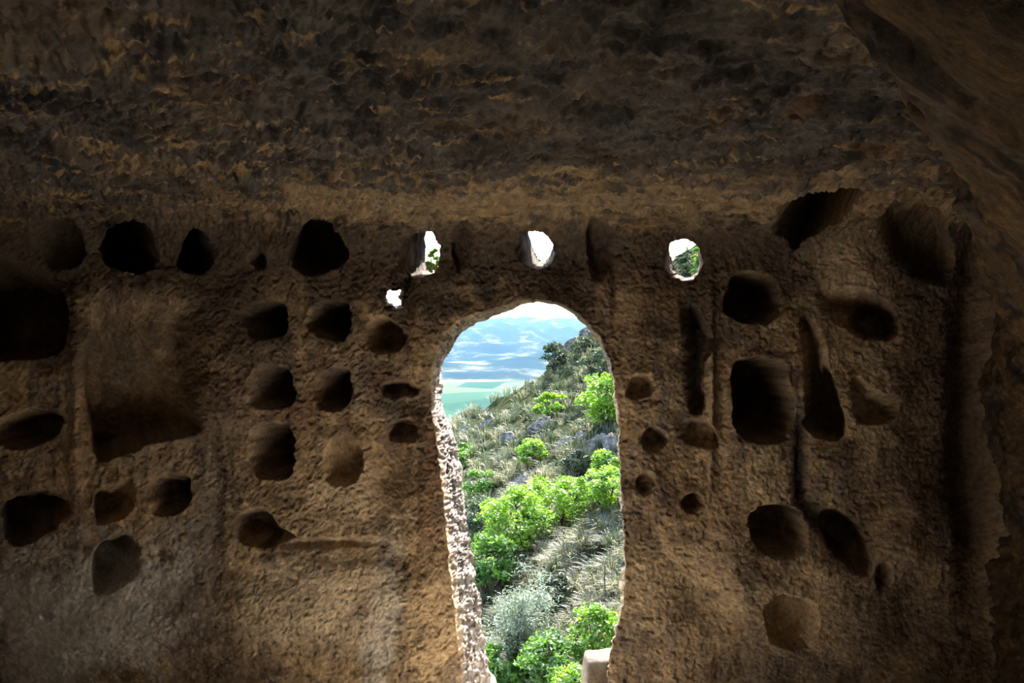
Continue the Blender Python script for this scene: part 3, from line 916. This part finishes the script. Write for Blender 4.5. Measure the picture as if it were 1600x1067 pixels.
# silver olive tree
def olive():
    x, y, z = place(800, 1052)
    k = y / F
    root = empty('olive_tree', (x, y, z - .05))
    tag(root, 'silvery olive tree with thin forked trunk in the lower doorway', 'tree')
    r = np.random.default_rng(77)
    tips, st = [], []
    for i in range(16):
        a = r.uniform(0, 2 * math.pi); sp = r.uniform(.2, 1.0)
        tip = np.array([8 + 62 * sp * math.cos(a), 50 * sp * math.sin(a), r.uniform(70, 168) - 30 * sp]) * k
        mid = tip * [.4, .4, .5] + r.normal(size=3) * 4 * k
        st.append(tube([(0, 0, -.05), mid * .5, mid, tip], [3.2 * k, 2.2 * k, 1.4 * k, .6 * k], 5))
        for j in range(7):
            tips.append(mid + (tip - mid) * r.uniform(.1, 1.15) + r.normal(size=3) * 11 * k)
    V_, f = join(st)
    mesh_np('trunk', V_, f, M_BARK, root)
    tips = np.array(tips)
    n = 7500
    p = r.integers(0, len(tips), n)
    cen = tips[p] + r.normal(size=(n, 3)) * [9 * k, 9 * k, 8 * k]
    V_, f = leaves_mesh(cen, 7.5 * k, r, aspect=.24)
    fo = mesh_np('foliage', V_, f, LM['silver'], root, smooth=False)
    fo['kind'] = 'stuff'


olive()

# bare twisted branches high on the slope
def bare_tree():
    x, y, z = place(916, 622)
    k = y / F
    root = empty('bare_tree', (x, y, z - .05))
    tag(root, 'bare twisted dark branched tree among the grey green slope shrubs', 'tree')
    r = np.random.default_rng(5)
    st = [tube([(0, 0, -.1), (-6 * k, 0, 16 * k), (-3 * k, 3 * k, 34 * k), (-12 * k, 0, 50 * k)], [1.7 * k, 1.4 * k, 1 * k, .5 * k])]
    mesh_np('trunk', *st[0], M_BARK, root)
    for (b, e) in (((-6, 16), (-30, 30)), ((-4, 26), (16, 46)), ((-3, 34), (8, 58)), ((-14, 22), (-24, 44)), ((0, 8), (20, 24))):
        m = ((b[0] + e[0]) / 2 + r.normal() * 3, (b[1] + e[1]) / 2 + r.normal() * 3)
        v_, f_ = tube([(b[0] * k, 0, b[1] * k), (m[0] * k, r.normal() * 3 * k, m[1] * k), (e[0] * k, r.normal() * 4 * k, e[1] * k)], [1 * k, .8 * k, .4 * k], 4)
        mesh_np('branch', v_, f_, M_BARK, root)


bare_tree()

# wooden stake
x, y, z = place(945, 948)
k = y / F
v_, f_ = tube([(0, 0, -.1), (.3 * k, 0, 22 * k), (-.6 * k, 0, 44 * k), (.2 * k, 0, 64 * k)], [1.5 * k, 1.4 * k, 1.3 * k, 1.0 * k], 6)
st = mesh_np('stake', v_, f_, M_BARK)
st.location = (x, y, z)
tag(st, 'thin grey wooden stake upright in the grass near the right jamb', 'stake')

# rocks of the slope
def rock(u, v, w, h, seed, label, mat=M_OUT, name='rock', dz=.3):
    import bmesh
    x, y, z = place(u, v)
    bm = bmesh.new()
    bmesh.ops.create_icosphere(bm, subdivisions=3, radius=1)
    P = np.array([q.co[:] for q in bm.verts]); F_ = np.array([[q.index for q in f.verts] for f in bm.faces])
    bm.free()
    n = .28 * fbm(P[:, 0] * 1.4 + seed * 3.1, P[:, 2] * 1.4 + P[:, 1] * 1.1, 3, seed) + .16 * ridged(P[:, 0] * 2.3 + P[:, 1], P[:, 2] * 2.3 + seed, 2, seed + 3)
    P = P * (1 + n)[:, None]
    P = np.sign(P) * np.abs(P) ** .85
    k = y / F
    P = P * [w * k / 2, min(w, h) * k * .6, h * k / 2]
    c, s = math.cos(-.5), math.sin(-.5)            # tilted with the slope
    P = np.stack([P[:, 0] * c + P[:, 2] * s, P[:, 1], -P[:, 0] * s + P[:, 2] * c], 1)
    o = mesh_np(name, P, F_, mat)
    o.location = (x, y, z + dz * h * k * .5)
    tag(o, label, 'rock', 'limestone rocks on the slope')
    return o


ROCKS = [
    (898, 540, 46, 22, 'long grey rock ledge on the ridge right of the dark shrub'),
    (922, 522, 40, 22, 'grey rock crest at the top right of the slope'),
    (846, 668, 50, 26, 'lavender grey boulder on the slope above the rounded lime shrub'),
    (836, 640, 26, 14, 'small grey rock left of the low light green shrub'),
    (762, 662, 36, 12, 'flat grey rock lying on the left brow of the slope'),
    (720, 674, 34, 12, 'flat rock on the slope just right of the left jamb'),
    (790, 690, 30, 26, 'pale leaning rock left of the slope boulder'),
    (780, 676, 20, 16, 'small pale rock above the leaning rock'),
    (884, 694, 36, 20, 'grey rock right of the rounded lime shrub'),
    (935, 694, 40, 26, 'rounded grey boulder below the tall yellow green shrub'),
    (955, 700, 30, 40, 'steep grey rock against the right jamb'),
    (818, 750, 52, 18, 'long grey slab above the large lime bushes'),
    (910, 682, 30, 16, 'grey stone between the two boulders by the right jamb'),
    (790, 712, 22, 12, 'small stone below the leaning rock'),
    (900, 880, 26, 14, 'grey stone half hidden in dry grass below the lime bushes'),
    (938, 520, 24, 12, 'small grey rock at the very top of the visible slope'),
]
for i, (u, v, w, h, lb) in enumerate(ROCKS):
    rock(u, v, w * .82, h * .8, i + 1, lb)


# grass
def blades(base, n, hgt, spread, width, r, lean=(.0, .0)):
    a = r.uniform(0, 2 * math.pi, n)
    out = r.uniform(.1, 1, n) ** .8
    dx, dy = np.cos(a) * out, np.sin(a) * out
    h = hgt * r.uniform(.55, 1.1, n)
    b = base + np.stack([dx * spread * .25, dy * spread * .25, np.full(n, -.02)], 1)
    m = b + np.stack([dx * spread * .35 + lean[0] * h * .3, dy * spread * .35, h * .62], 1)
    t = b + np.stack([dx * spread * .95 + lean[0] * h, dy * spread * .95, h * (.95 - .35 * out)], 1)
    s = np.stack([-np.sin(a), np.cos(a), np.zeros(n)], 1) * width
    V_ = np.stack([b - s, b + s, m + s * .8, m - s * .8, t], 1).reshape(-1, 3)
    q = np.arange(n)[:, None] * 5
    f = np.concatenate([q + [0, 1, 2], q + [0, 2, 3], q + [3, 2, 4]], 0)
    return V_, f


r = np.random.default_rng(21)
parts = {'straw': [], 'sage': []}
cnt = 0
while cnt < 3000:
    u = r.uniform(600, 1060) if cnt < 2100 else r.uniform(1060, 1500); v = r.uniform(430, 1090) if cnt < 2100 else r.uniform(150, 1060)
    p = place(u, v)
    if p is None: continue
    x, y, z = p
    if y < 7 and r.random() < .5: continue
    k = y / F
    hp = r.uniform(9, 17) + (v - 500) * .028
    key = 'straw' if r.random() < (.25 if v < 720 else .8) else 'sage'
    parts[key].append(blades(np.array([x, y, z]), 26, hp * k * 1.2, hp * k * 1.1, .55 * k, r))
    cnt += 1
for key, lb in (('straw', 'dry straw coloured grass covering the hillside'), ('sage', 'grey green grass covering the hillside')):
    v_, f_ = join(parts[key])
    g = mesh_np('grass', v_, f_, LM[key], smooth=False)
    tag(g, lb, 'grass', kind='stuff')

TUFTS = [(888, 880, 'straw', 'tall pale grass tuft in front of the half hidden grey stone'), (915, 860, 'straw', 'pale feathery grass tuft below the right lime bush'),
         (930, 905, 'sage', 'green grass tuft left of the wooden stake'), (905, 925, 'straw', 'drooping dry grass tuft in the dark hollow right of the olive'),
         (955, 900, 'straw', 'dry grass tuft between the stake and the right jamb'), (885, 940, 'sage', 'dark grass tuft at the edge of the shaded bush'),
         (925, 960, 'straw', 'straw grass tuft at the foot of the stake'), (940, 835, 'straw', 'blond grass tuft on the bank under the yellow lime bush'),
         (870, 900, 'sage', 'grey green grass tuft above the shaded bush'), (958, 860, 'sage', 'sage grass tuft beside the right jamb at the pinkish bank')]
for i, (u, v, key, lb) in enumerate(TUFTS):
    x, y, z = place(u, v)
    k = y / F
    v_, f_ = blades(np.zeros(3), 150, 44 * k, 40 * k, .6 * k, np.random.default_rng(300 + i))
    o = mesh_np('grass_tuft', v_, f_, LM[key], smooth=False)
    o.location = (x, y, z)
    tag(o, lb, 'grass tuft', 'large grass tufts in the doorway')


# ------------------------------------------------------------------ stones in the doorway
def block(name, label, corners, y0, y1, seed, mat=M_STONE):
    """weathered block: outline on its inner face (wall survey points), running from depth y0 to y1"""
    P = chaikin(corners, 2)
    n = len(P); rings = 9
    V_, f = [], []
    c = P.mean(0)
    for j in range(rings):
        t = j / (rings - 1); y = y0 + (y1 - y0) * t
        sh = 1 - .16 * (abs(2 * t - 1) ** 6)
        for i in range(n):
            q = c + (P[i] - c) * sh
            V_.append(((q[0] - 800) / F * y0, y, EYE + (533 - q[1]) / F * y0))
    for j in range(rings - 1):
        for i in range(n):
            f.append((j * n + i, j * n + (i + 1) % n, (j + 1) * n + (i + 1) % n, (j + 1) * n + i))
    V_ = np.array(V_)
    V_ += .010 * np.stack([fbm(V_[:, 2] * 9, V_[:, 1] * 9 + 5, 3, seed), fbm(V_[:, 0] * 9, V_[:, 2] * 9, 3, seed + 1), fbm(V_[:, 0] * 9, V_[:, 1] * 9, 3, seed + 2)], 1)
    a = len(V_); V_ = np.concatenate([V_, [V_[:n].mean(0)], [V_[-n:].mean(0)]])
    for i in range(n):
        f.append((i, a, a, (i + 1) % n)); f.append(((rings - 1) * n + i, (rings - 1) * n + (i + 1) % n, a + 1, a + 1))
    me = bpy.data.meshes.new(name)
    me.from_pydata([tuple(p) for p in V_], [], [tuple(dict.fromkeys(q)) for q in f])
    me.validate()
    for p in me.polygons: p.use_smooth = True
    me.materials.append(mat)
    o = bpy.data.objects.new(name, me); COL.objects.link(o)
    tag(o, label, 'stone')
    return o


block('stone_block', 'pale squared stone block standing at the foot of the right jamb', [(914, 1200), (914, 1044), (919, 1034), (950, 1032), (985, 1033), (990, 1200)], 3.44, 3.62, 401)
block('sill_stone', 'white sunlit stone low at the foot of the left jamb', [(738, 1210), (740, 1092), (752, 1080), (766, 1082), (774, 1098), (782, 1210)], 3.66, 3.95, 411)
